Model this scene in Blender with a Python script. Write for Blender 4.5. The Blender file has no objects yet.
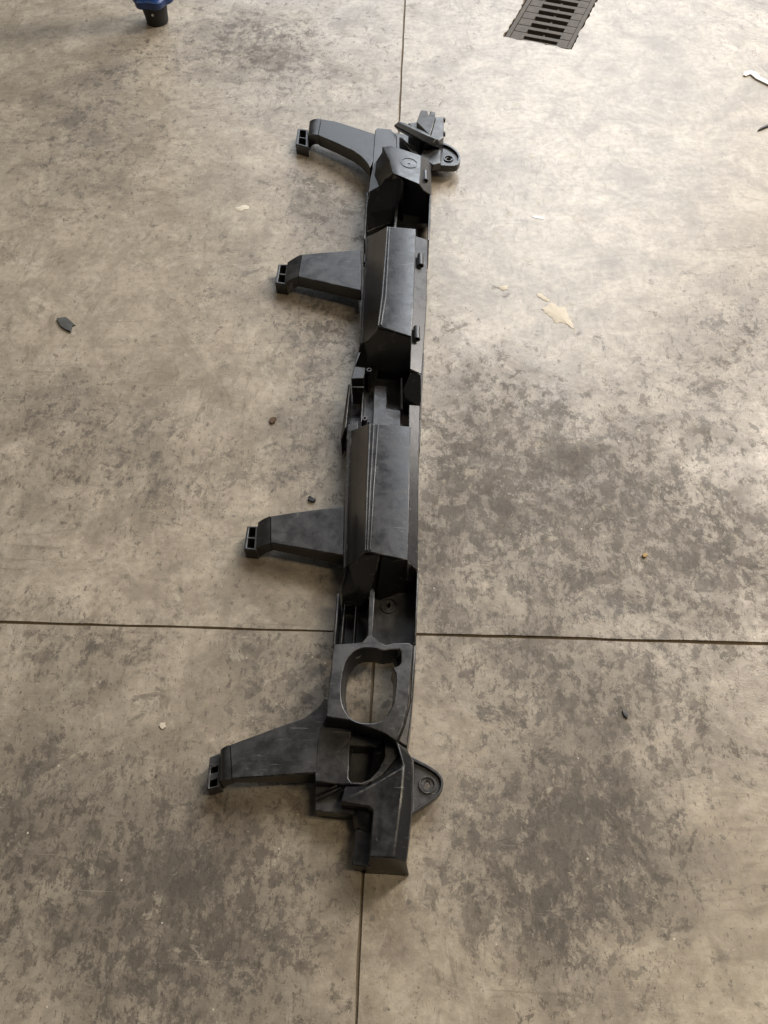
import bpy, bmesh, math, random
from mathutils import Vector, Matrix
random.seed(7)
C = bpy.context.scene.collection
SC = bpy.context.scene

# ------------------------------------------------------------------ camera
# portrait phone camera, 1.2 m above the floor; axes solved from the saw-cut joints
F, CX, CY, H, T = 830.0, 384.0, 512.0, 1.2, 760.0
v1 = Vector((21 + .048*T, -(512+T), F)).normalized()
_x = (121*T - (F*F - 512*121)) / (6.4 + .0194*T)
v2 = -Vector((_x, 121 + .0286*_x, F)).normalized()
zd = v1.cross(v2).normalized()
if zd.y > 0: zd = -zd
xd = zd.cross(v1)
if xd.x < 0: xd = -xd
RW = Matrix((xd, v1, zd))          # image-camera vector -> world vector
cam = bpy.data.objects.new('camera', bpy.data.cameras.new('camera')); C.objects.link(cam)
right, down, fwd = (RW @ Vector(a) for a in ((1,0,0),(0,1,0),(0,0,1)))
cm = Matrix((right, -down, -fwd)).transposed().to_4x4(); cm.translation = (0, 0, H)
cam.matrix_world = cm
cam.data.sensor_fit = 'VERTICAL'; cam.data.sensor_height = 24
cam.data.angle_y = 2*math.atan(512/F); cam.data.clip_end = 100; cam.data.clip_start = .02
SC.camera = cam
def U(px, py, z=0.0):
    d = RW @ Vector((px-CX, py-CY, F)); s = (z-H)/d.z
    return Vector((d.x*s, d.y*s, z))

# ------------------------------------------------------------------ light: workshop, open door beyond the far right, ceiling tubes
w = bpy.data.worlds.new('World'); SC.world = w; w.use_nodes = True
w.node_tree.nodes['Background'].inputs[0].default_value = (.62, .60, .58, 1)
w.node_tree.nodes['Background'].inputs[1].default_value = .05
def area(name, loc, target, sx, sy, power, col):
    l = bpy.data.lights.new(name, 'AREA'); l.shape = 'RECTANGLE'; l.size = sx; l.size_y = sy
    l.energy = power; l.color = col
    o = bpy.data.objects.new(name, l); C.objects.link(o); o.location = loc
    o.rotation_euler = (Vector(target)-Vector(loc)).to_track_quat('-Z', 'Y').to_euler()
    return o
area('door_daylight', (.9, 7.2, 2.2), (0, 1.5, 0), 5.6, 3.0, 170, (.82, .90, 1.0))
area('added_sheen_light', (.95, 5.0, 3.6), (.1, 1.6, 0), 2.2, 2.8, 150, (.89, .94, 1.0))  # unseen light added for sheen on the plastic top faces
area('tube_lamp_right', (2.8, 3.2, 2.65), (.6, 1.5, 0), .50, 3.2, 195, (1.0, .93, .86))
area('tube_lamp_near', (1.6, .3, 3.3), (.1, .6, 0), .5, 1.6, 33, (1.0, .83, .58))
area('tube_lamp_left', (-2.4, 2.8, 3.1), (-.6, 1.8, 0), .35, 2.6, 12, (1.0, .91, .78))
SC.view_settings.view_transform = 'Standard'; SC.view_settings.look = 'None'
SC.view_settings.exposure = .08; SC.view_settings.gamma = 1

# ------------------------------------------------------------------ node helpers
class NT:
    def __init__(s, name):
        s.m = bpy.data.materials.new(name); s.m.use_nodes = True
        s.t = s.m.node_tree; s.b = s.t.nodes['Principled BSDF']
    def n(s, typ, **kw):
        nd = s.t.nodes.new(typ)
        for k, v in kw.items():
            if k.startswith('i_'):
                key = k[2:]; key = int(key) if key.isdigit() else key.replace('_', ' ')
                s.set(nd.inputs[key], v)
            else: setattr(nd, k, v)
        return nd
    def set(s, inp, v):
        if isinstance(v, bpy.types.NodeSocket): s.t.links.new(v, inp)
        else: inp.default_value = v
    def math(s, op, a, b=0.0, clamp=False):
        nd = s.t.nodes.new('ShaderNodeMath'); nd.operation = op; nd.use_clamp = clamp
        s.set(nd.inputs[0], a); s.set(nd.inputs[1], b); return nd.outputs[0]
    def noise(s, vec, scale, detail=4, rough=.55, dist=0.0):
        nd = s.n('ShaderNodeTexNoise'); s.set(nd.inputs['Vector'], vec)
        nd.inputs['Scale'].default_value = scale; nd.inputs['Detail'].default_value = detail
        nd.inputs['Roughness'].default_value = rough; nd.inputs['Distortion'].default_value = dist
        return nd.outputs[0]
    def step(s, v, a, b):
        nd = s.n('ShaderNodeMapRange', interpolation_type='SMOOTHSTEP', clamp=True)
        s.set(nd.inputs[0], v); s.set(nd.inputs[1], a); s.set(nd.inputs[2], b); return nd.outputs[0]
    def lerp(s, v, a, b):
        nd = s.n('ShaderNodeMapRange', clamp=True); s.set(nd.inputs[0], v)
        nd.inputs[3].default_value = a; nd.inputs[4].default_value = b; return nd.outputs[0]
    def mix(s, f, a, b, blend='MIX'):
        nd = s.n('ShaderNodeMix', data_type='RGBA', blend_type=blend)
        s.set(nd.inputs[0], f); s.set(nd.inputs[6], a); s.set(nd.inputs[7], b); return nd.outputs[2]
    def mapv(s, vec, loc=(0,0,0), rot=(0,0,0), sc=(1,1,1), typ='POINT'):
        nd = s.n('ShaderNodeMapping', vector_type=typ); s.set(nd.inputs[0], vec)
        nd.inputs[1].default_value = loc; nd.inputs[2].default_value = rot; nd.inputs[3].default_value = sc
        return nd.outputs[0]
    def pos(s): return s.n('ShaderNodeNewGeometry').outputs['Position']
    def obj(s): return s.n('ShaderNodeTexCoord').outputs['Object']
    def bump(s, h, strength, dist):
        nd = s.n('ShaderNodeBump'); s.set(nd.inputs['Height'], h)
        nd.inputs['Strength'].default_value = strength; nd.inputs['Distance'].default_value = dist
        s.t.links.new(nd.outputs[0], s.b.inputs['Normal'])
    def out(s, **kw):
        for k, v in kw.items(): s.set(s.b.inputs[k.replace('_', ' ')], v)
        return s.m
def rgb(r, g, b): return (r, g, b, 1)
def plain(name, col, rough=.5, metal=0.0, var=.25, scale=60):
    k = NT(name); p = k.obj(); n = k.noise(p, scale, 5, .6)
    c = k.mix(n, rgb(*[x*(1-var) for x in col]), rgb(*[min(1, x*(1+var)) for x in col]))
    k.bump(k.noise(p, scale*4, 3), .15, .002)
    return k.out(Base_Color=c, Roughness=k.lerp(n, rough-.08, rough+.1), Metallic=metal)

# ------------------------------------------------------------------ concrete
def concrete():
    k = NT('worn_concrete'); p = k.pos()
    warp = k.n('ShaderNodeTexNoise'); k.set(warp.inputs['Vector'], p); warp.inputs['Scale'].default_value = 5; warp.inputs['Detail'].default_value = 4
    wv = k.n('ShaderNodeVectorMath', operation='MULTIPLY_ADD'); k.set(wv.inputs[0], warp.outputs['Color']); wv.inputs[1].default_value = (.10,.10,.10); k.set(wv.inputs[2], p)
    q = wv.outputs[0]
    # broad dirt patches, plus shade painted beside the beam and nearest arm
    dens = None
    for (px, py, rx, ry, rot, amt) in BLOBS:
        c = U(px, py)
        m = k.mapv(q, (c.x+.05, c.y+.05, 0), (0, 0, rot), (rx, ry, 1), 'TEXTURE')
        g = k.n('ShaderNodeTexGradient', gradient_type='SPHERICAL'); k.set(g.inputs[0], m)
        v = k.math('MULTIPLY', g.outputs[1], amt)
        dens = v if dens is None else k.math('ADD', dens, v)
    big = k.noise(p, 1.9, 3, .5); mid = k.noise(p, 6.5, 6, .62, .6); fine = k.noise(p, 70, 6, .65)
    vfine = k.noise(p, 320, 3, .6)
    # base paste colour
    mid2 = k.noise(k.mapv(p, (11, 3, 0)), 10, 12, .72, .7)
    c = k.mix(k.step(mid2, .34, .66), rgb(.288, .240, .180), rgb(.485, .416, .322))
    c = k.mix(k.step(big, .35, .7), c, k.mix(.4, c, rgb(.33, .285, .225)))
    cr = k.math('SUBTRACT', k.noise(k.mapv(q, (2, 14, 0)), 15, 13, .78, .4), k.math('MULTIPLY', dens, .05))
    c = k.mix(k.math('MULTIPLY', k.step(cr, .545, .60), .36), c, rgb(.560, .500, .395))
    c = k.mix(k.math('MULTIPLY', k.step(fine, .40, .66), .32), c, rgb(.17, .143, .108))
    cl = k.noise(k.mapv(p, (5, 9, 0)), 3.1, 9, .72, 1.0)
    c = k.mix(k.math('MULTIPLY', k.step(cl, .44, .68), .44), c, rgb(.140, .118, .090))
    # thin dirty film (soft), also carrying the painted shade
    film = k.math('ADD', k.math('MULTIPLY', dens, .55), k.math('MULTIPLY', k.math('SUBTRACT', k.noise(p, 6.2, 12, .76, .8), .5), 1.8))
    filmm = k.step(film, -.02, .48)
    c = k.mix(k.math('MULTIPLY', filmm, .46), c, rgb(.105, .087, .067))
    # broom and tyre streaks across and along the bay
    for (sx, sy, off, amt) in ((9, 75, 0, .30), (70, 14, 4, .38)):
        sn = k.noise(k.mapv(q, (off, off, 0), (0, 0, .06), (sx, sy, 1)), 1, 9, .72)
        sg = k.step(k.noise(k.mapv(p, (off+3, 5, 0)), 2.6, 4, .6), .46, .60)
        c = k.mix(k.math('MULTIPLY', k.math('MULTIPLY', k.step(sn, .53, .62), sg), amt), c, rgb(.105, .082, .058))
    # blotches with broken edges, each worn to a different depth
    op = k.step(k.noise(k.mapv(p, (1, 8, 0)), 9, 4, .6), .34, .66)
    b1 = k.noise(q, 16, 15, .80, .3)
    b1 = k.math('ADD', b1, k.math('MULTIPLY', dens, .105))
    bm1 = k.math('MULTIPLY', k.step(b1, .565, .600), k.lerp(op, .15, 1))
    c = k.mix(k.math('MULTIPLY', bm1, .66), c, rgb(.076, .061, .047))
    b2 = k.noise(k.mapv(p, (3, 1, 0), (0, 0, .1), (1.15, .85, 1)), 38, 12, .78, .25)
    b2 = k.math('ADD', b2, k.math('MULTIPLY', dens, .115))
    bm2 = k.math('MULTIPLY', k.step(b2, .580, .608), k.lerp(k.noise(k.mapv(p, (2, 6, 0)), 14, 3), .2, 1.15))
    c = k.mix(k.math('MULTIPLY', bm2, .82), c, k.mix(op, rgb(.060, .044, .031), rgb(.070, .060, .050)))
    b3 = k.noise(k.mapv(p, (6, 6, 0), (0, 0, .15), (1.7, .7, 1)), 105, 7, .74)
    b3m = k.step(k.math('ADD', b3, k.math('MULTIPLY', dens, .06)), .590, .63)
    c = k.mix(k.math('MULTIPLY', b3m, .60), c, rgb(.068, .052, .038))
    # trowel arcs: faint rings round a few far centres
    for (ax, ay, fr, amt) in ((-1.6, .4, 55, .30), (1.9, 2.6, 46, .28), (.6, -1.2, 62, .22)):
        d = k.n('ShaderNodeVectorMath', operation='DISTANCE'); k.set(d.inputs[0], q); d.inputs[1].default_value = (ax, ay, 0)
        cv = k.n('ShaderNodeCombineXYZ'); k.set(cv.inputs[0], k.math('MULTIPLY', d.outputs['Value'], fr)); k.set(cv.inputs[1], k.noise(p, 1.6, 2))
        a = k.noise(cv.outputs[0], 1, 4, .6)
        g = k.step(k.noise(k.mapv(p, (ax, ay, 3)), 2.2, 4, .6), .5, .64)
        c = k.mix(k.math('MULTIPLY', k.math('MULTIPLY', k.step(a, .55, .68), g), amt), c, rgb(.13, .107, .08))
    # bare paler spots where the skin has flaked
    f1 = k.noise(k.mapv(p, (7, 4, 0)), 24, 12, .76, .4)
    fm = k.math('MULTIPLY', k.step(f1, .60, .64), .40)
    c = k.mix(fm, c, rgb(.50, .435, .33))
    # pores
    po = k.step(k.noise(p, 420, 3, .7), .66, .74)
    c = k.mix(k.math('MULTIPLY', po, .5), c, rgb(.09, .072, .055))
    # drag marks: long thin streaks in a few directions
    for (rot, s1, s2, th, amt, col) in ((1.2, 3, 150, .66, .35, (.13, .11, .085)), (-.35, 2.2, 120, .67, .33, (.14, .12, .09)), (.55, 4, 260, .70, .5, (.56, .50, .39)), (-.9, 5, 300, .715, .45, (.55, .49, .38))):
        st = k.noise(k.mapv(p, (rot, 0, 0), (0, 0, rot), (s1, s2, 1)), 1, 5, .6)
        gate = k.step(k.noise(k.mapv(p, (rot*5, 2, 0)), 3.2, 2), .5, .62)
        c = k.mix(k.math('MULTIPLY', k.math('MULTIPLY', k.step(st, th-.05, th+.02), gate), amt), c, rgb(*col))
    # grit specks
    for (scale, th, col, off) in ((75, .085, (.055, .045, .035), 0), (48, .07, (.62, .56, .45), 5), (160, .12, (.08, .068, .052), 9)):
        v = k.n('ShaderNodeTexVoronoi'); k.set(v.inputs['Vector'], k.mapv(p, (off, off, 0))); v.inputs['Scale'].default_value = scale
        sel = k.n('ShaderNodeSeparateColor'); k.set(sel.inputs[0], v.outputs['Color'])
        on = k.math('MULTIPLY', k.math('LESS_THAN', v.outputs['Distance'], th), k.math('GREATER_THAN', sel.outputs[0], .86))
        c = k.mix(k.math('MULTIPLY', on, .75), c, rgb(*col))
    rough = k.lerp(filmm, .35, .53)
    rough = k.math('ADD', rough, k.math('MULTIPLY', k.math('MAXIMUM', bm1, bm2), .20))
    rough = k.math('ADD', rough, k.math('MULTIPLY', k.math('SUBTRACT', fine, .5), .18))
    h = k.math('ADD', k.math('MULTIPLY', fine, .6), k.math('ADD', k.math('MULTIPLY', vfine, .25), k.math('MULTIPLY', fm, .8)))
    h = k.math('ADD', h, k.math('MULTIPLY', mid, 1.2))
    k.bump(h, .30, .003)
    return k.out(Base_Color=c, Roughness=rough)
BLOBS = [(325, 330, .16, .16, .2, .75), (318, 440, .15, .2, 0, .6), (310, 195, .16, .16, 0, .55), (265, 45, .2, .25, .4, .5), (440, 560, .08, .3, 0, .5), (100, 290, .3, .3, 0, -.35),  # px, py, half sizes (m), turn, amount; left of the beam: dirt plus painted shade
    (480, 480, .22, .45, .1, .75), (620, 480, .35, .42, .4, .8), (740, 330, .25, .35, -.2, .65), (700, 560, .3, .22, 0, .5),
    (590, 800, .30, .22, .3, .85), (560, 900, .26, .22, .5, .8), (650, 680, .30, .16, .1, .35), (520, 660, .22, .12, 0, .5),
    (80, 640, .22, .10, 0, .55), (60, 420, .2, .25, .3, .55), (170, 470, .25, .22, .4, .45), (120, 860, .25, .22, .2, .7), (210, 960, .26, .18, 0, .85),
    (20, 800, .15, .22, 0, .6), (305, 690, .16, .14, .2, .85), (250, 850, .2, .15, 0, .3),  # patch above the nearest arm deepens its shadow in the colour
    (90, 150, .25, .45, .3, .45), (280, 60, .35, .4, 0, .4), (340, 240, .16, .2, 0, .45), (150, 60, .2, .5, -.6, .4), (200, 290, .25, .2, 0, .25),
    (640, 110, .5, .8, 0, -.75), (560, 250, .35, .5, 0, -.45), (230, 380, .18, .2, 0, -.2), (420, 960, .16, .14, 0, -.4), (700, 900, .18, .22, 0, -.25)]
M_CON = concrete()
M_BASE = plain('joint_grime', (.19, .145, .092), .9, 0, .5, 90)

def obj(name, bm, mat, parent=None, bevel=0, smooth=40, tri=False, recalc=True):
    if recalc: bmesh.ops.recalc_face_normals(bm, faces=bm.faces)
    me = bpy.data.meshes.new(name); bm.to_mesh(me); bm.free()
    o = bpy.data.objects.new(name, me); C.objects.link(o)
    if mat: me.materials.append(mat)
    if parent is not None: o.parent = parent
    if bevel:
        md = o.modifiers.new('bevel', 'BEVEL'); md.width = bevel; md.segments = 2
        md.limit_method = 'ANGLE'; md.angle_limit = math.radians(28); md.use_clamp_overlap = True
    if smooth:
        for f in me.polygons: f.use_smooth = True
        me.set_sharp_from_angle(angle=math.radians(smooth))
    return o
def tag(o, label=None, cat=None, group=None, kind=None):
    for k, v in (('label', label), ('category', cat), ('group', group), ('kind', kind)):
        if v: o[k] = v
    return o
def empty(name, loc=(0,0,0)):
    o = bpy.data.objects.new(name, None); C.objects.link(o); o.location = loc; o.empty_display_size = .05; return o

# ------------------------------------------------------------------ floor: base sheet + four slabs between saw-cut joints
JX, JY, G = U(405, 0).x, U(0, 622).y, .0022
DFL, DFR = U(502.9, 36.5), U(571.7, 49.4)
du = (DFR-DFL).normalized(); dv = Vector((-du.y, du.x, 0)); DW = (DFR-DFL).length; DL = DW*2.0
drain = [DFL, DFR, DFR+dv*DL, DFL+dv*DL]
bm = bmesh.new()
bmesh.ops.create_grid(bm, x_segments=1, y_segments=1, size=6)
for v in bm.verts: v.co.z = -.0045; v.co.y += 2
# leave the pit of the drain open
holev = [bm.verts.new((c.x, c.y, -.0045)) for c in drain]
ov = [v for v in bm.verts if v not in holev]; bmesh.ops.delete(bm, geom=list(bm.faces), context='FACES_ONLY')
ov.sort(key=lambda v: math.atan2(v.co.y-2.5, v.co.x-.4)); holev.sort(key=lambda v: math.atan2(v.co.y-2.5, v.co.x-.4))
cen = sum(drain, Vector())/4
ov.sort(key=lambda v: math.atan2(v.co.y-cen.y, v.co.x-cen.x)); holev.sort(key=lambda v: math.atan2(v.co.y-cen.y, v.co.x-cen.x))
def bridge(bm, a, b):
    for i in range(len(a)):
        j = (i+1) % len(a); bm.faces.new((a[i], a[j], b[j], b[i]))
bridge(bm, ov, holev)
ground = tag(obj('concrete_floor', bm, M_BASE, smooth=0), kind='structure')
def ragged(a, b, step, amp):
    n = max(2, int((b-a).length/step)); d = (b-a).normalized(); nr = Vector((-d.y, d.x, 0)); out = []
    off = 0
    for i in range(n):
        off = off*.6 + random.gauss(0, amp)
        out.append(a + (b-a)*(i/n) + nr*(0 if i == 0 else max(-.0035, min(.0035, off))))
    return out
def slab(x0, y0, x1, y1, hole=None, rag=()):
    bm = bmesh.new()
    cs = [Vector((x0,y0,0)), Vector((x1,y0,0)), Vector((x1,y1,0)), Vector((x0,y1,0))]
    loop = []
    for i in range(4): loop += ragged(cs[i], cs[(i+1)%4], .03, .0004) if i in rag else [cs[i]]
    vs = [bm.verts.new(c) for c in loop]
    eds = [bm.edges.new((vs[i], vs[(i+1)%len(vs)])) for i in range(len(vs))]
    if hole:
        hv = [bm.verts.new((c.x, c.y, 0)) for c in hole]
        eds += [bm.edges.new((hv[i], hv[(i+1)%len(hv)])) for i in range(len(hv))]
    bmesh.ops.triangle_fill(bm, use_beauty=True, use_dissolve=False, edges=eds, normal=(0,0,1))
    bnd = [e for e in bm.edges if e.is_boundary]
    r = bmesh.ops.extrude_edge_only(bm, edges=bnd)
    for v in r['geom']:
        if isinstance(v, bmesh.types.BMVert): v.co.z = -.0043
    o = obj('concrete_slab', bm, M_CON, ground, smooth=0)
    md = o.modifiers.new('bevel', 'BEVEL'); md.width = .0011; md.segments = 2; md.limit_method = 'ANGLE'; md.angle_limit = 1.0
    return o
rim = []
for i in range(4): rim += ragged(drain[i], drain[(i+1)%4], .010, .0022)
slab(-5, JY+G, JX-G, 7.5, rag=(0, 1)); slab(JX+G, JY+G, 5.5, 7.5, rim, rag=(0, 3))
slab(-5, -3.5, JX-G, JY-G, rag=(1, 2)); slab(JX+G, -3.5, 5.5, JY-G, rag=(2, 3))

# ------------------------------------------------------------------ plastic
def plastic(name, rub):
    k = NT(name); p = k.pos()
    n1 = k.noise(p, 9, 6, .6, .5); n2 = k.noise(p, 55, 6, .65); n3 = k.noise(p, 900, 2)
    c = k.mix(n1, rgb(.0105, .0108, .012), rgb(.019, .0192, .021))
    up = k.n('ShaderNodeSeparateXYZ'); k.set(up.inputs[0], k.n('ShaderNodeNewGeometry').outputs['Normal'])
    dn = k.noise(p, 17, 10, .72, .7)
    dust = k.math('MULTIPLY', k.step(k.math('ADD', k.math('MULTIPLY', dn, .6), k.math('MULTIPLY', n2, .4)), .38, .66), k.step(up.outputs[2], .72, .97))
    c = k.mix(k.math('MULTIPLY', dust, .21), c, rgb(.150, .142, .136))
    for rot, off in ((.8, 0), (-.5, 3), (1.75, 6)):
        sc = k.noise(k.mapv(p, (off, off, 0), (0, 0, rot), (18, 420, 30)), 1, 4, .6)
        scm = k.math('MULTIPLY', k.step(sc, .64, .69), k.step(k.noise(k.mapv(p, (off, 1, 2)), 14, 3), .52, .62))
        c = k.mix(k.math('MULTIPLY', scm, .58), c, rgb(.22, .21, .20))
    sp = k.step(k.noise(p, 130, 5, .65), .66, .72)
    c = k.mix(k.math('MULTIPLY', sp, .35), c, rgb(.20, .19, .17))
    blot = k.step(k.noise(k.mapv(p, (4, 4, 4)), 30, 6, .6, .5), .63, .70)
    c = k.mix(k.math('MULTIPLY', blot, .22), c, rgb(.20, .185, .165))
    if rub: c = k.mix(k.math('MULTIPLY', k.step(k.noise(p, 38, 7, .75), .47, .66), .42), c, rgb(.26, .245, .225))
    r = k.math('ADD', k.lerp(n2, .25, .37), k.math('MULTIPLY', dust, .20))
    r = k.math('ADD', r, k.math('MULTIPLY', blot, .1))
    k.bump(k.math('ADD', k.math('MULTIPLY', n3, .3), k.math('ADD', n2, k.math('MULTIPLY', n1, 2))), .14, .0016)
    return k.out(Base_Color=c, Roughness=r, Specular_IOR_Level=.7)
M_PL = plastic('scuffed_black_plastic', False)
M_RUBBED = plastic('rubbed_plastic_edge', True)

# ------------------------------------------------------------------ the carrier
car = empty('bumper_carrier', U(385, 560))
tag(car, 'long black plastic bumper carrier with four side arms lying on the floor', 'bumper carrier')
def P(a):                                    # (px, py, z) -> world
    return U(a[0], a[1], a[2])
def part(name, bm, parent=None, bevel=.0016, smooth=32, mat=None):
    o = obj(name, bm, mat or M_PL, None, bevel, smooth)
    if bevel: o.data.materials.append(M_RUBBED); o.modifiers['bevel'].material = 1
    par = parent or car
    o.parent = par
    if par is car: o.matrix_parent_inverse = Matrix.Translation(-Vector(car.location))
    return o
def ring_verts(bm, pts): return [bm.verts.new(p) for p in pts]
def loft(stations, bm=None):
    """solid through rings of world points"""
    bm = bm or bmesh.new(); R = [ring_verts(bm, s) for s in stations]
    for a, b in zip(R, R[1:]): bridge(bm, a, b)
    bm.faces.new(R[0]); bm.faces.new(R[-1]); return bm
def prism(top, zbot, bm=None, hole=None, draft=0.0):
    """outline given on the upper face (px, py, z); walls drop to zbot (number or one per corner)"""
    bm = bm or bmesh.new(); n = len(top)
    zb = zbot if isinstance(zbot, (list, tuple)) else [zbot]*n
    T_ = [P(a) for a in top]; cen = sum(T_, Vector())/n
    B_ = [Vector((t.x, t.y, z)) + (Vector((t.x-cen.x, t.y-cen.y, 0)).normalized()*draft if draft else Vector()) for t, z in zip(T_, zb)]
    tv, bv = ring_verts(bm, T_), ring_verts(bm, B_)
    bridge(bm, tv, bv)
    loops = [(tv, bv)]
    if hole:
        hb = hole[1]; HT = [P(a) for a in hole[0]]; hs = hole[2] if len(hole) > 2 else 1.0
        hc = sum(HT, Vector())/len(HT); HB = [Vector((hc.x+(t.x-hc.x)*hs, hc.y+(t.y-hc.y)*hs, hb)) for t in HT]
        hv, hbv = ring_verts(bm, HT), ring_verts(bm, HB); bridge(bm, hv, hbv); loops.append((hv, hbv))
        for s in (0, 1):
            eds = []
            for lp in loops:
                L = lp[s]
                for i in range(len(L)):
                    e = bm.edges.get((L[i], L[(i+1)%len(L)])); eds.append(e)
            bmesh.ops.triangle_fill(bm, use_beauty=True, use_dissolve=True, edges=eds)
    else:
        bm.faces.new(tv); bm.faces.new(bv)
    return bm
def ell(cx, cy, rx, ry, z, n=28, pw=1.0, rot=0):
    o = []
    for i in range(n):
        t = 2*math.pi*i/n; c, s = math.cos(t), math.sin(t)
        x = rx*math.copysign(abs(c)**pw, c); y = ry*math.copysign(abs(s)**pw, s)
        o.append((cx + x*math.cos(rot)-y*math.sin(rot), cy + x*math.sin(rot)+y*math.cos(rot), z))
    return o
def cyl(a, b, r, n=16, r2=None, bore=0, bm=None):
    bm = bm or bmesh.new(); a, b = Vector(a), Vector(b); q = (b-a).to_track_quat('Z', 'Y'); r2 = r if r2 is None else r2
    def rg(c, rr): return [c + q @ Vector((rr*math.cos(2*math.pi*i/n), rr*math.sin(2*math.pi*i/n), 0)) for i in range(n)]
    A, B = ring_verts(bm, rg(a, r)), ring_verts(bm, rg(b, r2)); bridge(bm, A, B); bm.faces.new(A)
    if bore:
        I, D = ring_verts(bm, rg(b, bore)), ring_verts(bm, rg(b+(a-b)*.7, bore)); bridge(bm, B, I); bridge(bm, I, D); bm.faces.new(D)
    else: bm.faces.new(B)
    return bm
def profile(pts, zb): # open upper profile (px,py,z) left to right, closed by a base at zb under its two ends
    W = [P(a) for a in pts]
    return W + [Vector((W[-1].x-.002, W[-1].y, zb)), Vector((W[0].x+.002, W[0].y, zb))]

# --- closed crush sections of the beam
A_ = [[(373, 165, .058), (377, 160, .060), (382, 152, .100), (382, 146.5, .125), (391, 145.3, .128), (421, 155.5, .118), (428, 158.5, .100), (431, 165, .080)],
      [(370, 178, .058), (375, 175, .060), (384, 165, .098), (389, 160, .124), (396, 160, .128), (420.4, 168, .120), (428, 170, .100), (431.2, 177, .080)],
      [(368, 193, .058), (380, 187.5, .062), (385, 178.5, .092), (392, 173, .124), (401, 176.6, .128), (419.5, 184.4, .122), (424, 190, .102), (431.5, 194.5, .080)]]
part('beam_section', loft([profile(s, .012) for s in A_]))
B_ = [[(366.5, 237.5, .060), (368.5, 236.5, .062), (376, 232.5, .085), (385, 227.5, .118), (387, 226.2, .127), (389.5, 227, .130), (416, 228.7, .127)],
      [(362.2, 300, .060), (364.4, 299.5, .062), (371.6, 298, .085), (379.3, 296, .118), (381.5, 295.4, .127), (385.8, 296, .130), (413.8, 299, .127)],
      [(359.4, 344.4, .060), (363, 343.2, .062), (368, 340, .080), (375.4, 330, .118), (377.5, 327.8, .127), (381, 327, .130), (411.3, 336.5, .127)]]
part('beam_section', loft([profile(s, .012) for s in B_]))
C_ = [[(347.5, 431, .060), (351.5, 430.5, .062), (359.5, 427.5, .078), (367, 424.5, .122), (369, 423.6, .127), (376.6, 423.7, .130), (410.5, 426.3, .127)],
      [(344.2, 490, .060), (348.5, 490, .062), (356.5, 489.3, .078), (364.6, 488, .122), (366.5, 487.4, .127), (372, 488, .130), (409.7, 490, .127)],
      [(343, 569, .060), (346.5, 567, .062), (356, 560.5, .078), (363, 554, .122), (365, 553, .127), (368.5, 551.9, .130), (408.3, 560.3, .127)]]
part('beam_section', loft([profile(s, .012) for s in C_]))
def flange(st, zb):
    R_ = []
    for a, b_ in st:
        a, b_ = P(a), P(b_); a.x -= .004
        R_.append([a, b_, Vector((b_.x-.002, b_.y, zb)), Vector((a.x, a.y, zb))])
    part('flange', loft(R_))
flange([((416.6, 235.5, .106), (427.7, 239.5, .092)), ((414.4, 304, .106), (426.4, 309, .092)), ((412, 369, .102), (421.9, 374.5, .089))], .020)
flange([((411.4, 404.5, .106), (420, 405.5, .094)), ((411, 434, .108), (419.4, 436, .094)), ((410.3, 495, .108), (418.4, 497, .094)), ((410.2, 562.5, .108), (417.9, 570, .092))], .020)
# moulded ridge lines running along the left shoulder of the long sections
def strip(name, pts, wdt, hgt, parent=None, bevel=.0008):
    W = [P(a) for a in pts]; st = []
    for i, c in enumerate(W):
        d = (W[min(i+1, len(W)-1)] - W[max(i-1, 0)]).normalized(); s = Vector((d.y, -d.x, 0)).normalized()*wdt/2; u = Vector((0, 0, hgt))
        st.append([c - s, c + s, c + s*.7 + u, c - s*.7 + u])
    return part(name, loft(st), parent, bevel)
for S, ds in ((B_, (.2, 1.0)), (C_, (.12, .65, 1.2))):
    for d in ds:
        pts = []
        for s in S:
            a, b = s[4], s[5]; t = min(d, 1.0); e = max(0, d-1.0)
            x = a[0]+(b[0]-a[0])*t + e*8; y = a[1]+(b[1]-a[1])*t; z = a[2]+(b[2]-a[2])*t
            pts.append((x, y+1.2 if s is S[0] else (y-1.2 if s is S[-1] else y), z-.0006))
        strip('ridge', pts, .0035, .0026)

# --- webs (bottom of the open bays) and their side walls
def web(name, pts, zt, zb=.006, **kw): return part(name, prism([(x, y, zt) for x, y in pts], zb), **kw)
# bay between first and second section
web('web', [(366, 192), (431, 196), (430.5, 222), (417.5, 224), (417, 262), (363, 262)], .020)
part('side_wall', prism([(429.6, 188, .080), (431.6, 188, .080), (429, 240, .084), (427, 240, .084)], .008))
part('side_wall', prism([(366.6, 194, .056), (368, 193.6, .056), (365.4, 238, .058), (363.6, 239, .058)], .008))
part('end_wall', prism([(369.5, 191, .062), (381, 185, .075), (385, 178, .095), (392, 173.6, .122), (401, 177, .124), (403.5, 182.5, .121), (398, 207, .050), (392, 222, .030), (367, 232, .030), (365.4, 214, .046)], .016))
part('rib', prism([(396.5, 200, .062), (399, 200, .062), (395.6, 232, .060), (392.8, 232, .060)], .02))
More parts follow.
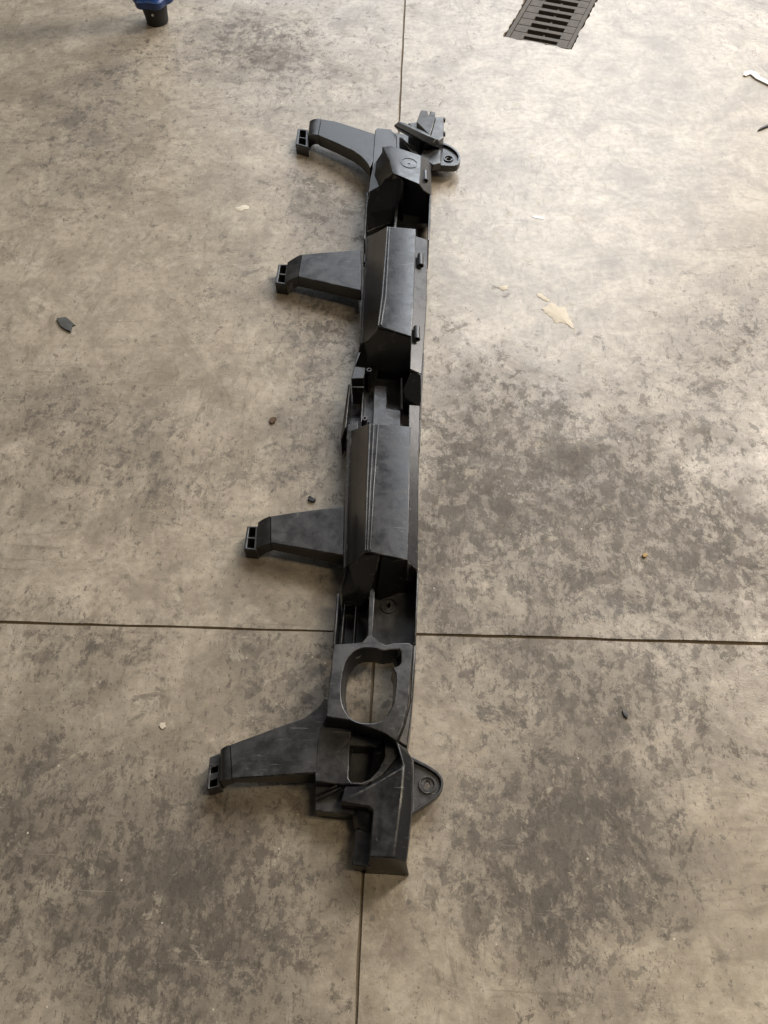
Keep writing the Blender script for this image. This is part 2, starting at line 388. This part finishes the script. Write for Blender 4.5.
# middle bay
part('end_wall', prism([(359.6, 345.2, .0585), (363.2, 344, .0605), (368.2, 340.8, .0785), (375.6, 331, .1165), (378, 328.6, .126), (411, 337.4, .126), (412.4, 369, .052), (403, 376.5, .030), (377, 369.5, .042), (367, 367.5, .0600), (354.2, 366.5, .0595)], .012))
web('web', [(366, 345), (424, 352), (420, 450), (361, 450)], .018)
web('cavity_floor', [(357, 352), (366.8, 352), (361.4, 450), (343.5, 450)], .004, .001)
part('rib', prism([(362.4, 392, .052), (364, 392, .052), (361.5, 430, .056), (359.6, 430, .056)], .003))  # wall added to keep the cavity beside it dark
part('rib', prism([(352, 386, .050), (364, 386, .050), (364, 387.6, .050), (351.6, 387.6, .050)], .003))
part('rib', prism([(374, 385, .038), (387, 386, .038), (387, 408, .038), (401, 410, .032), (401, 436, .032), (372, 436, .036)], .016))
part('rib', prism([(400, 378, .050), (403, 377, .052), (403, 409, .040), (400, 410, .036)], .016))
part('side_wall', prism([(348.2, 384, .062), (350.4, 384, .062), (346.2, 426, .062), (343.8, 430, .062), (341.2, 440, .052), (340.4, 440, .050)], .008))
part('flange_tab', prism([(357.5, 352, .0595), (368.5, 352, .0595), (364, 378, .0595), (351, 379, .0595)], .012))
part('flange_tab', prism([(347.5, 424, .060), (358, 421, .061), (358, 433, .062), (346, 440, .060)], .010))
part('end_wall', prism([(403, 389, .075), (412, 369.5, .096), (421.7, 374.5, .090), (421.2, 401, .070), (419.3, 406, .062), (405, 398, .060)], .012))
for (x, y) in ((369.2, 369.5), (364.6, 418)):
    t = U(x, y, .066); part('screw_boss', cyl((t.x, t.y, .016), t, .0058, 16, .0052, .0022), bevel=.0006)
    b = bmesh.new()
    for ang in (.4, 2.5, 4.6):
        d = Vector((math.cos(ang), math.sin(ang), 0)); s = Vector((-d.y, d.x, 0))*.0012
        lo = Vector((t.x, t.y, .016)); hi = Vector((t.x, t.y, .054))
        loft([[lo+d*.004-s, lo+d*.016-s, hi+d*.007-s, hi+d*.004-s], [lo+d*.004+s, lo+d*.016+s, hi+d*.007+s, hi+d*.004+s]], b)
    part('gusset', b, bevel=0)
# third bay
web('web', [(357, 566), (419, 570), (414, 652), (352.5, 652)], .016)
web('cavity_floor', [(346, 568), (357.6, 568), (353, 653), (335, 653)], .004, .001)
hole3 = ell(388.8, 603, 1.6, 2.6, .026, 12)
part('raised_floor', prism([(374, 588, .030), (418.5, 588, .030), (413.5, 646, .030), (373, 646, .030)], .014, hole=([(x, y+2.2, .030) for x, y, z in hole3], .014)))
part('rib', prism([(371.2, 588, .083), (373.8, 588.5, .083), (374.6, 592, .085), (372.4, 640, .085), (367.2, 640, .085), (369.8, 591, .085)], .014))
part('side_wall', prism([(336.6, 593, .058), (339.5, 593, .058), (335.5, 645, .056), (332.4, 646, .056)], .006))
part('side_wall', prism([(416.8, 570, .085), (418.8, 570, .085), (416, 645, .082), (413.8, 645, .082)], .006))
part('end_wall', prism([(345, 567.5, .0605), (348, 566, .062), (356.6, 560, .0775), (364, 554, .121), (369, 552.6, .128), (380, 555.5, .126), (371.5, 591, .066), (361, 607, .036), (342, 605, .034), (341.4, 590, .046)], .006))
part('end_wall', prism([(381.5, 556, .126), (408, 560.9, .126), (410.6, 563.5, .107), (417.6, 570.6, .0915), (418.2, 584, .060), (400, 590, .040), (379, 599, .036), (376, 590, .05)], .010))
part('rib', prism([(344, 604, .040), (345.4, 604, .040), (341.6, 645, .040), (340, 645, .040)], .003))
part('rib', prism([(355.2, 606, .050), (356.6, 606, .050), (354.0, 645, .050), (352.4, 645, .050)], .003))
t = U(388.8, 606, .030)
b = bmesh.new(); n = 24
R = [ring_verts(b, [Vector((t.x+r*math.cos(6.2832*i/n), t.y+r*math.sin(6.2832*i/n), z)) for i in range(n)]) for r, z in ((.0135, .0295), (.0130, .0325), (.0118, .0325), (.0113, .0295))]
for p_, q_ in zip(R, R[1:]): bridge(b, p_, q_)
part('boss_ring', b, bevel=0)

# --- framed oval opening
ov = ell(368.6, 685.5, 27.2, 37.6, .096, 44, .80, math.radians(4))
keep = [a for a in ov if not (a[0] > 383 and a[1] < 669)]
i0 = max(i for i, a in enumerate(keep) if a[1] < 655)
ov = keep[:i0+1] + [(385, 650.5, .096), (390, 649.2, .096), (399, 649.2, .096), (401.6, 651.5, .096), (401.4, 662.5, .096), (398.5, 666, .096), (392.5, 667, .096)] + keep[i0+1:]
frame_out = [(333.8, 643.8, .096), (352, 643, .096), (362, 642, .096), (366, 637, .094), (368.5, 633.6, .092), (372, 635, .092), (379.5, 641.8, .094), (386, 644.8, .095), (393, 643, .096), (409, 642.6, .096), (413.2, 645.5, .094),
             (411, 672, .095), (408.2, 703, .095), (402.5, 727, .095), (396.4, 741, .094), (385, 733, .094), (349.5, 720.5, .096), (326, 716.5, .096), (328, 692.6, .096), (331.8, 664, .096)]
part('opening_frame', prism(frame_out, .080, hole=(ov, .058, .88), draft=.0), bevel=.002)
part('recess_tab', prism([(386, 655, .072), (405, 655, .072), (405, 676, .072), (396.5, 676, .072), (394.5, 664, .072), (389, 657, .072)], .062))
part('frame_skirt', prism([(333.6, 647.5, .0805), (337, 647.5, .0805), (331, 719, .0805), (325.4, 719.5, .0805), (331.2, 667, .0805)], .006), bevel=0)
part('side_wall', prism([(413.0, 642, .080), (416.4, 640, .080), (414.8, 672, .080), (411.4, 715, .078), (407.2, 747, .076), (398, 741, .078), (404, 727, .080), (409.8, 703, .080)], .006))

# --- near end plate with deep pocket, ledge and arm root
pocket = [(351.5, 731.5, .058), (358, 729, .058), (368, 729.5, .058), (379, 733, .058), (385.5, 742, .058), (384.5, 756, .058), (379, 769, .058), (371, 778.5, .058), (362, 782.5, .058), (351.5, 782, .058), (348.6, 778, .058), (349.6, 750, .058)]
plate = [(324.2, 718, .060), (349.5, 721, .062), (385, 734, .062), (396.5, 742, .061), (398.5, 757, .060), (381.5, 775.5, .058), (366, 785.5, .056), (345.5, 784.5, .056), (314.8, 781.5, .056), (314.8, 773, .056), (318, 735, .058)]
part('end_plate', prism(plate, .010, hole=(pocket, .010)), bevel=.0022)
part('pocket_floor', prism([(345, 733, .006), (388, 733, .006), (388, 790, .006), (344, 790, .006)], .001))
part('pocket_step', prism([(349, 731, .042), (386, 734, .042), (381, 751, .036), (372, 747, .038), (352, 746, .038), (348, 750, .036)], .005))
part('pocket_ramp', prism([(374, 746, .034), (386, 742, .046), (385.5, 758, .046), (380, 771, .044), (369, 782.5, .036), (370.5, 771, .030)], .005))
part('frame_step', prism([(326, 715.6, .0925), (350, 719.5, .0925), (350.5, 728.5, .0610), (324.6, 727, .0595)], .045), bevel=.001)
part('frame_step', prism([(349.8, 719.5, .0925), (385, 732.2, .0915), (396, 740, .0915), (396.5, 748, .062), (388, 743, .056), (384, 738.5, .056), (378, 735, .056), (368, 732, .056), (357, 731, .056), (350.3, 729, .060)], .045), bevel=.001)
part('ledge', prism([(314.8, 781, .034), (346, 783, .034), (372, 790, .034), (374, 812, .034), (352.7, 815, .034), (314.6, 811, .034)], .008))
for a, b_ in (((316, 796), (337, 786.5)), ((317, 801), (341, 788.5))):
    strip('rib', [(a[0], a[1], .0335), (b_[0], b_[1], .044)], .003, .006)
def patch(name, V, faces, drop, bevel=.002):
    b = bmesh.new(); vs = {kk: b.verts.new(P(v)) for kk, v in V.items()}
    for f in faces: b.faces.new([vs[x] for x in f])
    bd = [e for e in b.edges if e.is_boundary]
    rr = bmesh.ops.extrude_edge_only(b, edges=bd)
    for v in rr['geom']:
        if isinstance(v, bmesh.types.BMVert): v.co.z = min(drop, v.co.z-.002)
    return part(name, b, bevel=bevel)
patch('end_block', dict(a2=(345.5, 786, .058), b2=(366, 786.5, .0585), x2=(383, 775, .0600), c2=(399, 756.5, .0625), k=(395.7, 740.5, .0780), l=(405.5, 748.5, .077), m=(412.8, 759.5, .066),
    n=(411.8, 818, .058), o=(406.5, 861.5, .051), t=(409.6, 875.5, .003), q=(364.5, 873, .003), f=(369.3, 857, .062), e=(394, 858, .064), d=(402.3, 790, .078), c=(403.5, 766.5, .079), b=(372, 785.0, .071), a=(340, 802.5, .062), h=(369.5, 807.4, .0635), g=(372.8, 811, .064)),
    [('a2', 'b2', 'b', 'a'), ('b2', 'x2', 'c', 'b'), ('x2', 'c2', 'c'), ('c2', 'k', 'c'), ('k', 'l', 'm', 'c'), ('c', 'm', 'n', 'd'), ('d', 'n', 'o', 'e'), ('a', 'b', 'h'), ('b', 'c', 'd', 'g', 'h'), ('g', 'd', 'e', 'f'), ('f', 'e', 'q'), ('e', 'o', 't', 'q')], .001)
part('end_shelf', prism([(354.7, 829, .032), (373, 829, .034), (371, 867.5, .030), (351.8, 865.3, .028)], .0, draft=.001), bevel=.002)
# dome
b = bmesh.new(); bmesh.ops.create_uvsphere(b, u_segments=20, v_segments=12, radius=.0235)
t = U(369, 816, .03)
for v in b.verts: v.co = Vector((v.co.x*1.0, v.co.y*1.05, max(v.co.z, -.02)*1.0)) + Vector((t.x, t.y, .022))
part('dome', b, bevel=0, smooth=60)

# --- mounting ears
def ear(outline, z, hole, rimz, rec):
    o = part('mounting_ear', prism([(x, y, z) for x, y in outline], z-.010, hole=([(x, y, z) for x, y, _ in ell(*hole, z, 20)], z-.010)), bevel=.0012)
    n = len(outline); cx = sum(x for x, _ in outline)/n; cy = sum(y for _, y in outline)/n
    b = bmesh.new(); W = [U(x, y, z) for x, y in outline]; c = U(cx, cy, z)
    ins = [p + (c-p)*.17 for p in W]
    R = [ring_verts(b, [p+Vector((0,0,-.001)) for p in W]), ring_verts(b, [p+Vector((0,0,rimz)) for p in W]), ring_verts(b, [p+Vector((0,0,rimz)) for p in ins]), ring_verts(b, [p+Vector((0,0,-.001)) for p in ins])]
    for p_, q_ in zip(R, R[1:]+R[:1]): bridge(b, p_, q_)
    part('rim', b, o, bevel=.0008)
    hx, hy, hr, _ = hole; h = U(hx, hy, z); rw = rec
    b = bmesh.new(); n = 24
    R = [ring_verts(b, [Vector((h.x+r*math.cos(6.2832*i/n), h.y+r*math.sin(6.2832*i/n), zz)) for i in range(n)]) for r, zz in ((rw, z-.001), (rw*.96, z+.003), (rw*.80, z+.003), (rw*.74, z-.001))]
    for p_, q_ in zip(R, R[1:]+R[:1]): bridge(b, p_, q_)
    part('hole_collar', b, o, bevel=0)
def rounded(pts, it=2):                        # corner cutting that keeps both ends
    for _ in range(it):
        o = [pts[0]]
        for a, b in zip(pts, pts[1:]):
            o += [(a[0]*.75+b[0]*.25, a[1]*.75+b[1]*.25), (a[0]*.25+b[0]*.75, a[1]*.25+b[1]*.75)]
        pts = o + [pts[-1]]
    return pts
ear(rounded([(411, 757.6), (434.8, 769.5), (444.5, 780), (441, 795.5), (425, 806.4), (411, 816)], 2), .026, (427.3, 785, 2.8, 4.4), .006, .0125)
ear(rounded([(437, 143), (449, 146.3), (461, 156), (459, 168), (446, 168.2), (437, 167)], 2), .030, (448.6, 159.2, 2.0, 1.6), .006, .0115)

# --- far end bracket
part('root_plate', prism([(375, 130, .062), (377.3, 127.8, .062), (390.6, 129, .062), (397, 136, .062), (396.5, 150, .060), (372, 172, .058)], .010))
part('bracket_base', prism([(392, 132, .020), (441, 140, .020), (439, 160, .020), (415, 166, .020), (388, 152, .020)], .004))
part('bracket_shelf', prism([(426, 146.5, .050), (441, 150, .050), (440.8, 163, .046), (433, 165, .046), (420, 156, .050)], .030))
part('bracket_bar', loft([[P((393, 125.5, .075)), P((398.4, 121, .082)), P((403, 122, .075)), P((398, 131, .055))],
                          [P((415, 137.5, .075)), P((420, 131, .085)), P((424, 131, .075)), P((418, 142, .05))],
                          [P((431.5, 146, .070)), P((437, 138.5, .080)), P((440.5, 141, .070)), P((440, 148, .05))]]), bevel=.003)
part('bracket_block', prism([(421, 110, .085), (427.6, 110.6, .086), (428.2, 114.5, .080), (429.4, 114.6, .080), (430, 111, .086), (435, 112, .085), (435.4, 118, .080), (430, 135.5, .072), (416.5, 122, .078)], .006))
part('bracket_block', prism([(436, 116.4, .078), (443.6, 117, .076), (443.7, 137, .066), (439.5, 141, .066), (430.5, 135.8, .070)], .006))
part('bracket_block', prism([(408, 123, .066), (417, 122, .066), (429.5, 135, .062), (420, 134, .062)], .006))
for y_ in (121, 135):
    t = U(443.7, y_, .06); part('clip', cyl(t+Vector((-.004, .004, 0)), t+Vector((.004, .004, 0)), .006, 10), bevel=.001)
part('cross_rib', prism([(399, 137, .050), (402, 137, .050), (420, 155, .050), (414, 155, .050)], .018))

# --- pegs on the flange
for (x, y, z, ln) in ((425, 176, .104, .030), (420.3, 260, .107, .030), (416.5, 333, .107, .030)):
    a = U(x, y, z); o = part('peg', cyl(a+Vector((.0, ln*.5, 0)), a+Vector((.001, -ln*.5, -.002)), .0062, 16, None, .0035), bevel=.0008)
    part('peg_foot', prism([(x-2.5, y-4, z-.002), (x+2.5, y-4, z-.002), (x+2.5, y+3, z-.002), (x-2.5, y+3, z-.002)], .08), o, bevel=0)
# embossed date wheel on the far section
t = U(409, 163.5, .1285); b = bmesh.new(); n = 28
nrm = (P((396, 160, .128))-P((420.4, 168, .120))).cross(P((421, 155.5, .118))-P((420.4, 168, .120))).normalized()
if nrm.z < 0: nrm = -nrm
q = nrm.to_track_quat('Z', 'Y'); t = U(409, 163.5, .1225)
R = [ring_verts(b, [t + q @ Vector((r*math.cos(6.2832*i/n), r*math.sin(6.2832*i/n), zz)) for i in range(n)]) for r, zz in ((.0185, -.001), (.0180, .0022), (.0168, .0022), (.0163, -.001))]
for p_, q_ in zip(R, R[1:]): bridge(b, p_, q_)
part('embossed_ring', b, bevel=0)
part('embossed_dot', cyl(t-nrm*.001, t+nrm*.0022, .0028, 12), bevel=0)

# --- arms: flat tapering limb, knee, socket box on the floor
def arm(top, sides, knee, box_top, slots, zbox, rnd=0.0):
    """top: outline of the flat limb; sides: zbot per point; knee: four points; box_top: four corners clockwise from far left"""
    o = part('arm', prism(top, sides), bevel=.0018)
    k0, k1, k2, k3 = (P(a) for a in knee); st_ = []
    for i in range(7):
        t = i/6
        def bz(p0, p2, z0, z2):
            c = Vector(((p0.x+p2.x)/2, (p0.y+p2.y)/2, (z0+z2)/2)).lerp(Vector((p0.x*.28+p2.x*.72, p0.y*.28+p2.y*.72, z0)), rnd)
            p0, p2 = Vector((p0.x, p0.y, z0)), Vector((p2.x, p2.y, z2))
            return p0*(1-t)**2 + c*2*t*(1-t) + p2*t*t
        st_.append([bz(k0, k2, k0.z, k2.z), bz(k1, k3, k1.z, k3.z), bz(k1, k3, k1.z-.025, .003), bz(k0, k2, k0.z-.025, .003)])
    part('knee', loft(st_), o, bevel=0, smooth=40)
    # socket box with two open cells
    Tq = [U(x, y, zbox) for x, y in box_top]; n4 = 4
    def bl(u, v):  # bilinear: u left->right, v far->near
        return Tq[0]*(1-u)*(1-v) + Tq[1]*u*(1-v) + Tq[2]*u*v + Tq[3]*(1-u)*v
    b = bmesh.new(); us = [0, .22, .78, 1]; vs = [0, .09] + [s for sl in slots for s in sl] + [1]
    vs = sorted(set([0, 1] + [s for sl in slots for s in sl]))
    g = [[b.verts.new(bl(u, v)) for u in us] for v in vs]
    lo = [[b.verts.new(bl(u, v)-Vector((0, 0, zbox-.0005))) for u in us] for v in vs]
    for i in range(len(vs)-1):
        for j in range(3):
            hole = j == 1 and any(abs(vs[i]-s[0]) < 1e-6 for s in slots)
            if hole:
                a = [g[i][j], g[i][j+1], g[i+1][j+1], g[i+1][j]]; c = [lo[i][j], lo[i][j+1], lo[i+1][j+1], lo[i+1][j]]
                bridge(b, a, c)
            else:
                b.faces.new((g[i][j], g[i][j+1], g[i+1][j+1], g[i+1][j])); b.faces.new((lo[i][j], lo[i+1][j], lo[i+1][j+1], lo[i][j+1]))
    m = len(vs)-1
    for j in range(3):
        b.faces.new((g[0][j], g[0][j+1], lo[0][j+1], lo[0][j])); b.faces.new((g[m][j], lo[m][j], lo[m][j+1], g[m][j+1]))
    for i in range(m):
        b.faces.new((g[i][0], lo[i][0], lo[i+1][0], g[i+1][0])); b.faces.new((g[i][3], g[i+1][3], lo[i+1][3], lo[i][3]))
    part('socket_box', b, o, bevel=.0012)
    return o
za = .052
arm([(321, 118.8, za), (336.6, 121.4, za+.002), (356, 127.6, za+.003), (376, 134, .058), (378, 150, .058), (370, 167.8, .058), (366.5, 162.5, .058), (361.6, 156.8, .057), (353.8, 151, .056), (336, 142.8, .053), (317.8, 134.9, za)],
    [.025, .026, .026, .026, .026, .028, .028, .027, .026, .025, .024],
    [(321, 118.8, za), (317.8, 134.9, za), (309.6, 121.6, .042), (308, 136, .042)], [(297.6, 128.4), (308, 129.5), (308.2, 147.2), (295.4, 143.8)], [(.08, .50), (.56, .93)], .027, 1.0)
arm([(301.5, 254.5, .049), (322, 252.5, .050), (361, 249.5, .055), (361, 290.5, .055), (298, 276.4, .049)], [.022, .023, .026, .027, .022],
    [(301.5, 254.5, .049), (298, 276.4, .049), (287.5, 262.5, .033), (285, 283, .032)], [(278.4, 264.2), (288.5, 264.2), (287, 284.6), (274.8, 282.6)], [(.06, .48), (.54, .92)], .029, .25)
arm([(270.3, 516, .049), (296, 512, .051), (345, 505.5, .056), (344, 555.3, .056), (270.3, 543, .049)], [.026, .025, .024, .022, .026],
    [(270.3, 516, .049), (270.3, 543, .049), (258, 522.5, .032), (256, 548.4, .032)], [(247, 526), (258, 526.2), (257, 550.5), (243.6, 549)], [(.06, .47), (.53, .92)], .029, .25)
arm([(229.6, 744.7, .050), (275, 728, .052), (302.5, 718, .055), (315, 710, .057), (321, 704, .058), (324.6, 697, .060), (332, 700, .058), (326, 735, .058), (318, 773, .056), (314.6, 773, .056), (231.5, 778.8, .050)],
    [.030, .030, .025, .020, .02, .02, .02, .02, .004, .004, .030],
    [(229.6, 744.7, .050), (231.5, 778.8, .050), (220.5, 750, .040), (219.5, 781.5, .040)], [(209.6, 757.2), (221, 752.5), (220, 786.5), (206, 790)], [(.36, .54), (.74, .95)], .030, .7)

# ------------------------------------------------------------------ drain
M_IRON = plain('dull_cast_iron', (.080, .068, .054), .78, 0, .85, 70)
M_PIT = plain('drain_mud', (.012, .011, .010), .8, 0, .4, 50)
dr = empty('drain_grate', U(540, 30)); tag(dr, 'rectangular iron floor drain grate sunk flush in the concrete', 'drain')
def L(u, v, z): return DFL + du*u + dv*v + Vector((0, 0, z))
def dpart(name, bm, mat, parent=None, bevel=.001):
    o = obj(name, bm, mat, None, bevel, 30); o.parent = parent or dr
    if parent is None: o.matrix_parent_inverse = Matrix.Translation(-dr.location)
    return o
def dbox(u0, v0, u1, v1, z0, z1, bm=None):
    bm = bm or bmesh.new()
    return loft([[L(u0,v0,z0), L(u1,v0,z0), L(u1,v0,z1), L(u0,v0,z1)], [L(u0,v1,z0), L(u1,v1,z0), L(u1,v1,z1), L(u0,v1,z1)]], bm)
W_, e = DW, .004
for a in ((e, e, .016, DL-e), (W_-.016, e, W_-e, DL-e)): dpart('frame_side', dbox(*a, -.03, -.002), M_IRON)
for a in ((.0162, e, W_-.0162, .012), (.0162, DL-.012, W_-.0162, DL-e)): dpart('frame_end', dbox(*a, -.03, -.0025), M_IRON)
b = bmesh.new(); dbox(0, 0, W_, DL, -.19, -.18, b)
for a in ((-.004, -.004, 0, DL), (W_, 0, W_+.004, DL), (0, -.004, W_, 0), (0, DL, W_, DL+.004)): dbox(*a, -.185, -.006, b)
dpart('pit', b, M_PIT, bevel=0)
pitch = .0375; nb = int((DL-.024)/pitch); s0, s1 = W_*.27, W_*.76
shl = None
for i in range(nb):
    v0 = .0125 + i*pitch
    for ua, ub in ((.017, s0), (s1, W_-.017)):
        dpart('side_block', dbox(ua, v0+.0002, ub, v0+pitch-.0018, -.022, -.0042), M_IRON)
    sk = .010
    dpart('bar', loft([[L(s0-.002, v0+.0205, -.022), L(s1+.002, v0+.0205, -.022), L(s1+.002, v0+.0205, -.005), L(s0-.002, v0+.0205, -.005)],
                       [L(s0-.002, v0+pitch-.0018, -.022), L(s1+.002, v0+pitch-.0018, -.022), L(s1+.002, v0+pitch-.0018, -.005), L(s0-.002, v0+pitch-.0018, -.005)]]), M_IRON)
    dpart('cross_bar', dbox((s0+s1)/2-.003, v0-.002, (s0+s1)/2+.003, v0+.021, -.022, -.012), M_IRON)

# ------------------------------------------------------------------ blue stand leg at the far edge
M_BLUE = plain('blue_paint', (.008, .034, .13), .38, 0, .2, 30)
M_RUB = plain('black_rubber', (.012, .012, .013), .6, 0, .3, 60)
M_SCREW = plain('bright_screw', (.6, .6, .58), .35, .9, .1, 40)
ft = U(158, 22); st = empty('machine_leg', (ft.x, ft.y, 0)); tag(st, 'blue painted machine leg standing on a black rubber foot', 'machine leg')
def spart(name, bm, mat, bevel=.0015, parent=None):
    o = obj(name, bm, mat, None, bevel, 40); o.parent = parent or st
    if parent is None: o.matrix_parent_inverse = Matrix.Translation(-st.location)
    return o
def rings(c, prof, n=28, shape=None):
    b = bmesh.new(); R = []
    for r, z in prof:
        R.append(ring_verts(b, [Vector((c.x+r*(shape(6.2832*i/n) if shape else 1)*math.cos(6.2832*i/n), c.y+r*(shape(6.2832*i/n) if shape else 1)*math.sin(6.2832*i/n), z)) for i in range(n)]))
    for p_, q_ in zip(R, R[1:]): bridge(b, p_, q_)
    b.faces.new(R[0]); b.faces.new(R[-1]); return b
fo = spart('rubber_foot', rings(ft, ((.028, 0), (.031, .004), (.032, .02), (.036, .050), (.036, .055))), M_RUB)
spart('clamp_flange', rings(ft, ((.050, .0552), (.054, .059), (.056, .074), (.050, .078)), 48, lambda a: 1+.09*math.cos(6*a+.4)), M_BLUE, .001)
t = ft + Vector((0, -.0335, .035)); spart('screw', cyl(t+Vector((0,.004,0)), t+Vector((0,-.002,.0005)), .0035, 10), M_SCREW, 0, fo)
spart('leg_tube', rings(ft, ((.034, .0782), (.034, .62))), M_BLUE)
spart('collar_knob', rings(ft+Vector((0, 0, 0)), ((.044, .16), (.046, .165), (.046, .20), (.044, .205)), 40, lambda a: 1+.05*math.cos(8*a)), M_RUB)
spart('top_cap', rings(ft, ((.0342, .6202), (.037, .622), (.037, .64), (.03, .65))), M_RUB)

# ------------------------------------------------------------------ litter on the floor
M_WHT = plain('white_plastic', (.88, .88, .86), .5, 0, .05)
M_BLK = plain('black_scrap', (.012, .011, .014), .5, 0, .3)
M_CHIP = plain('grey_scrap', (.055, .055, .05), .6, 0, .35)
M_BRN = plain('brown_scrap', (.11, .065, .035), .8, 0, .3)
M_PALE = plain('dried_filler', (.57, .505, .40), .75, 0, .15, 120)
M_GOLD = plain('wood_crumb', (.50, .34, .14), .7, 0, .2)
def tube(pts, rad, n=10, pw=1.0):
    fl = lambda v: math.copysign(abs(v)**pw, v)
    b = bmesh.new(); R = []
    for i, (c, r) in enumerate(zip(pts, rad)):
        d = (pts[min(i+1, len(pts)-1)] - pts[max(i-1, 0)]).normalized(); s = Vector((d.y, -d.x, 0)).normalized(); u = s.cross(d)
        R.append(ring_verts(b, [c + s*r[0]*fl(math.cos(6.2832*k/n)) + u*r[1]*fl(math.sin(6.2832*k/n)) for k in range(n)]))
    for p_, q_ in zip(R, R[1:]): bridge(b, p_, q_)
    b.faces.new(R[0]); b.faces.new(R[-1]); return b
def litter(name, bm, mat, label, cat, bevel=0, group=None):
    o = obj(name, bm, mat, None, bevel, 40)
    c = sum((v.co for v in o.data.vertices), Vector())/len(o.data.vertices); c.z = min(v.co.z for v in o.data.vertices)
    o.data.transform(Matrix.Translation(-c)); o.location = c
    return tag(o, label, cat, group)
px = [(744.5, 75.5), (747, 73.3), (751, 72.6), (754.5, 74.5), (758, 78), (764, 81), (774, 86), (790, 94)]
rd = [(.004, .0012), (.0075, .0018), (.0095, .0020), (.009, .0020), (.0074, .0020), (.0070, .0020), (.0070, .0020), (.006, .0018)]
litter('plastic_stick', tube([U(x, y, .0028) for x, y in px], rd, 20, .35), M_WHT, 'white plastic stick with a rounded hooked head at the right edge', 'plastic stick')
px = [(758, 130.5), (761, 128.6), (767, 126), (776, 122.5), (786, 119)]
litter('rubber_strip', tube([U(x, y, .003) for x, y in px], [(.0012, .0016), (.0032, .0026), (.0036, .0026), (.0036, .0026), (.002, .002)]), M_BLK, 'short black strip lying below the white plastic stick', 'strip')
def flake(pts, h, jit=0, warp=0.0):
    b = bmesh.new(); W = [U(x, y, 0) for x, y in pts]; c = sum(W, Vector())/len(W)
    if jit:
        for _ in range(2):
            o = []
            for i in range(len(W)):
                a, e_ = W[i], W[(i+1) % len(W)]; ln = (e_-a).length
                o += [a, (a+e_)/2 + Vector((random.uniform(-1, 1), random.uniform(-1, 1), 0))*ln*jit]
            W = o
    bt = ring_verts(b, [p+Vector((0,0,.0004)) for p in W]); tp = ring_verts(b, [c+(p-c)*.94+Vector((0,0,h*(1+random.uniform(-warp, warp)))) for p in W])
    bridge(b, bt, tp); b.faces.new(bt); cv = b.verts.new(c+Vector((0,0,h*1.1)))
    for i in range(len(tp)): b.faces.new((tp[i], tp[(i+1)%len(tp)], cv))
    return b
litter('plastic_flake', flake([(56.7, 319.8), (61, 318.6), (66, 317.4), (70, 320.5), (75.8, 325.6), (72.5, 327), (71, 333.2), (66, 331), (61, 327.6)], .004, 0, .4), M_CHIP, 'grey angular plastic flake lying alone at far left', 'flake')
litter('rubber_crumb', flake([(308, 498.8), (310, 497.4), (313, 499), (316, 500.8), (314, 503), (310.5, 502.4), (308.5, 501.5)], .005, 0, .4), M_BLK, 'small black crumb above the third arm from the drain end', 'crumb')
litter('paper_sliver', flake([(531.5, 216.8), (535, 215.8), (541, 217), (545.4, 218.4), (543, 219.4), (536, 218.2)], .0008, 0, .3), M_WHT, 'thin white sliver lying right of the carrier below the drain', 'sliver')
litter('leaf_scrap', flake([(270, 419), (273, 417.5), (276.5, 418.5), (275, 423), (272, 425), (269.5, 422.5)], .004, 0, .4), M_BRN, 'tiny brown scrap left of the middle of the carrier', 'scrap')
litter('wood_crumb', flake([(642, 555.5), (645, 554), (647.5, 555.5), (645, 558), (642.5, 557.6)], .004, 0, .3), M_GOLD, 'tiny golden brown crumb on the floor right of the third arm', 'crumb')
litter('filler_patch', flake([(536, 294), (541, 293), (546, 297.5), (550, 299.5), (547.5, 302), (543, 300.5), (538, 297)], .0008, .2, .3), M_PALE, 'smaller upper one of two pale dried filler patches on the floor', 'filler patch')
litter('filler_patch', flake([(540.5, 309), (546, 306.5), (550, 303), (556, 304), (559, 308), (564, 307), (567, 313), (569, 319), (572, 323), (575, 329.5), (570, 327), (563, 323), (557, 323.5), (552, 318), (547, 314)], .0008, .2, .3), M_PALE, 'larger pale dried filler patch flaking on the floor', 'filler patch')
litter('filler_patch', flake([(498, 287), (503, 285.2), (509, 286.5), (508, 289.5), (501, 290)], .0008, .2, .3), M_PALE, 'pale filler spot near the second peg of the carrier', 'filler patch')
litter('paper_scrap', flake([(235, 208), (240, 206.5), (249, 206), (248, 209.5), (241, 211.5), (236, 210.5)], .0008, .2, .3), M_PALE, 'pale paper scrap left of the carrier below the first arm', 'scrap')
litter('black_chip', flake([(622, 711), (625, 710.5), (628, 716), (627, 719), (623.5, 716)], .003, 0, .3), M_BLK, 'small black chip on the floor below the joint at right', 'chip')
litter('pale_drop', flake([(159, 725.5), (162, 722.5), (165.5, 723.5), (166, 727.5), (162.5, 729.5)], .0014, .2, .2), M_PALE, 'round pale drop of filler above and left of the nearest arm', 'filler drop')
SC.render.resolution_x, SC.render.resolution_y = 768, 1024
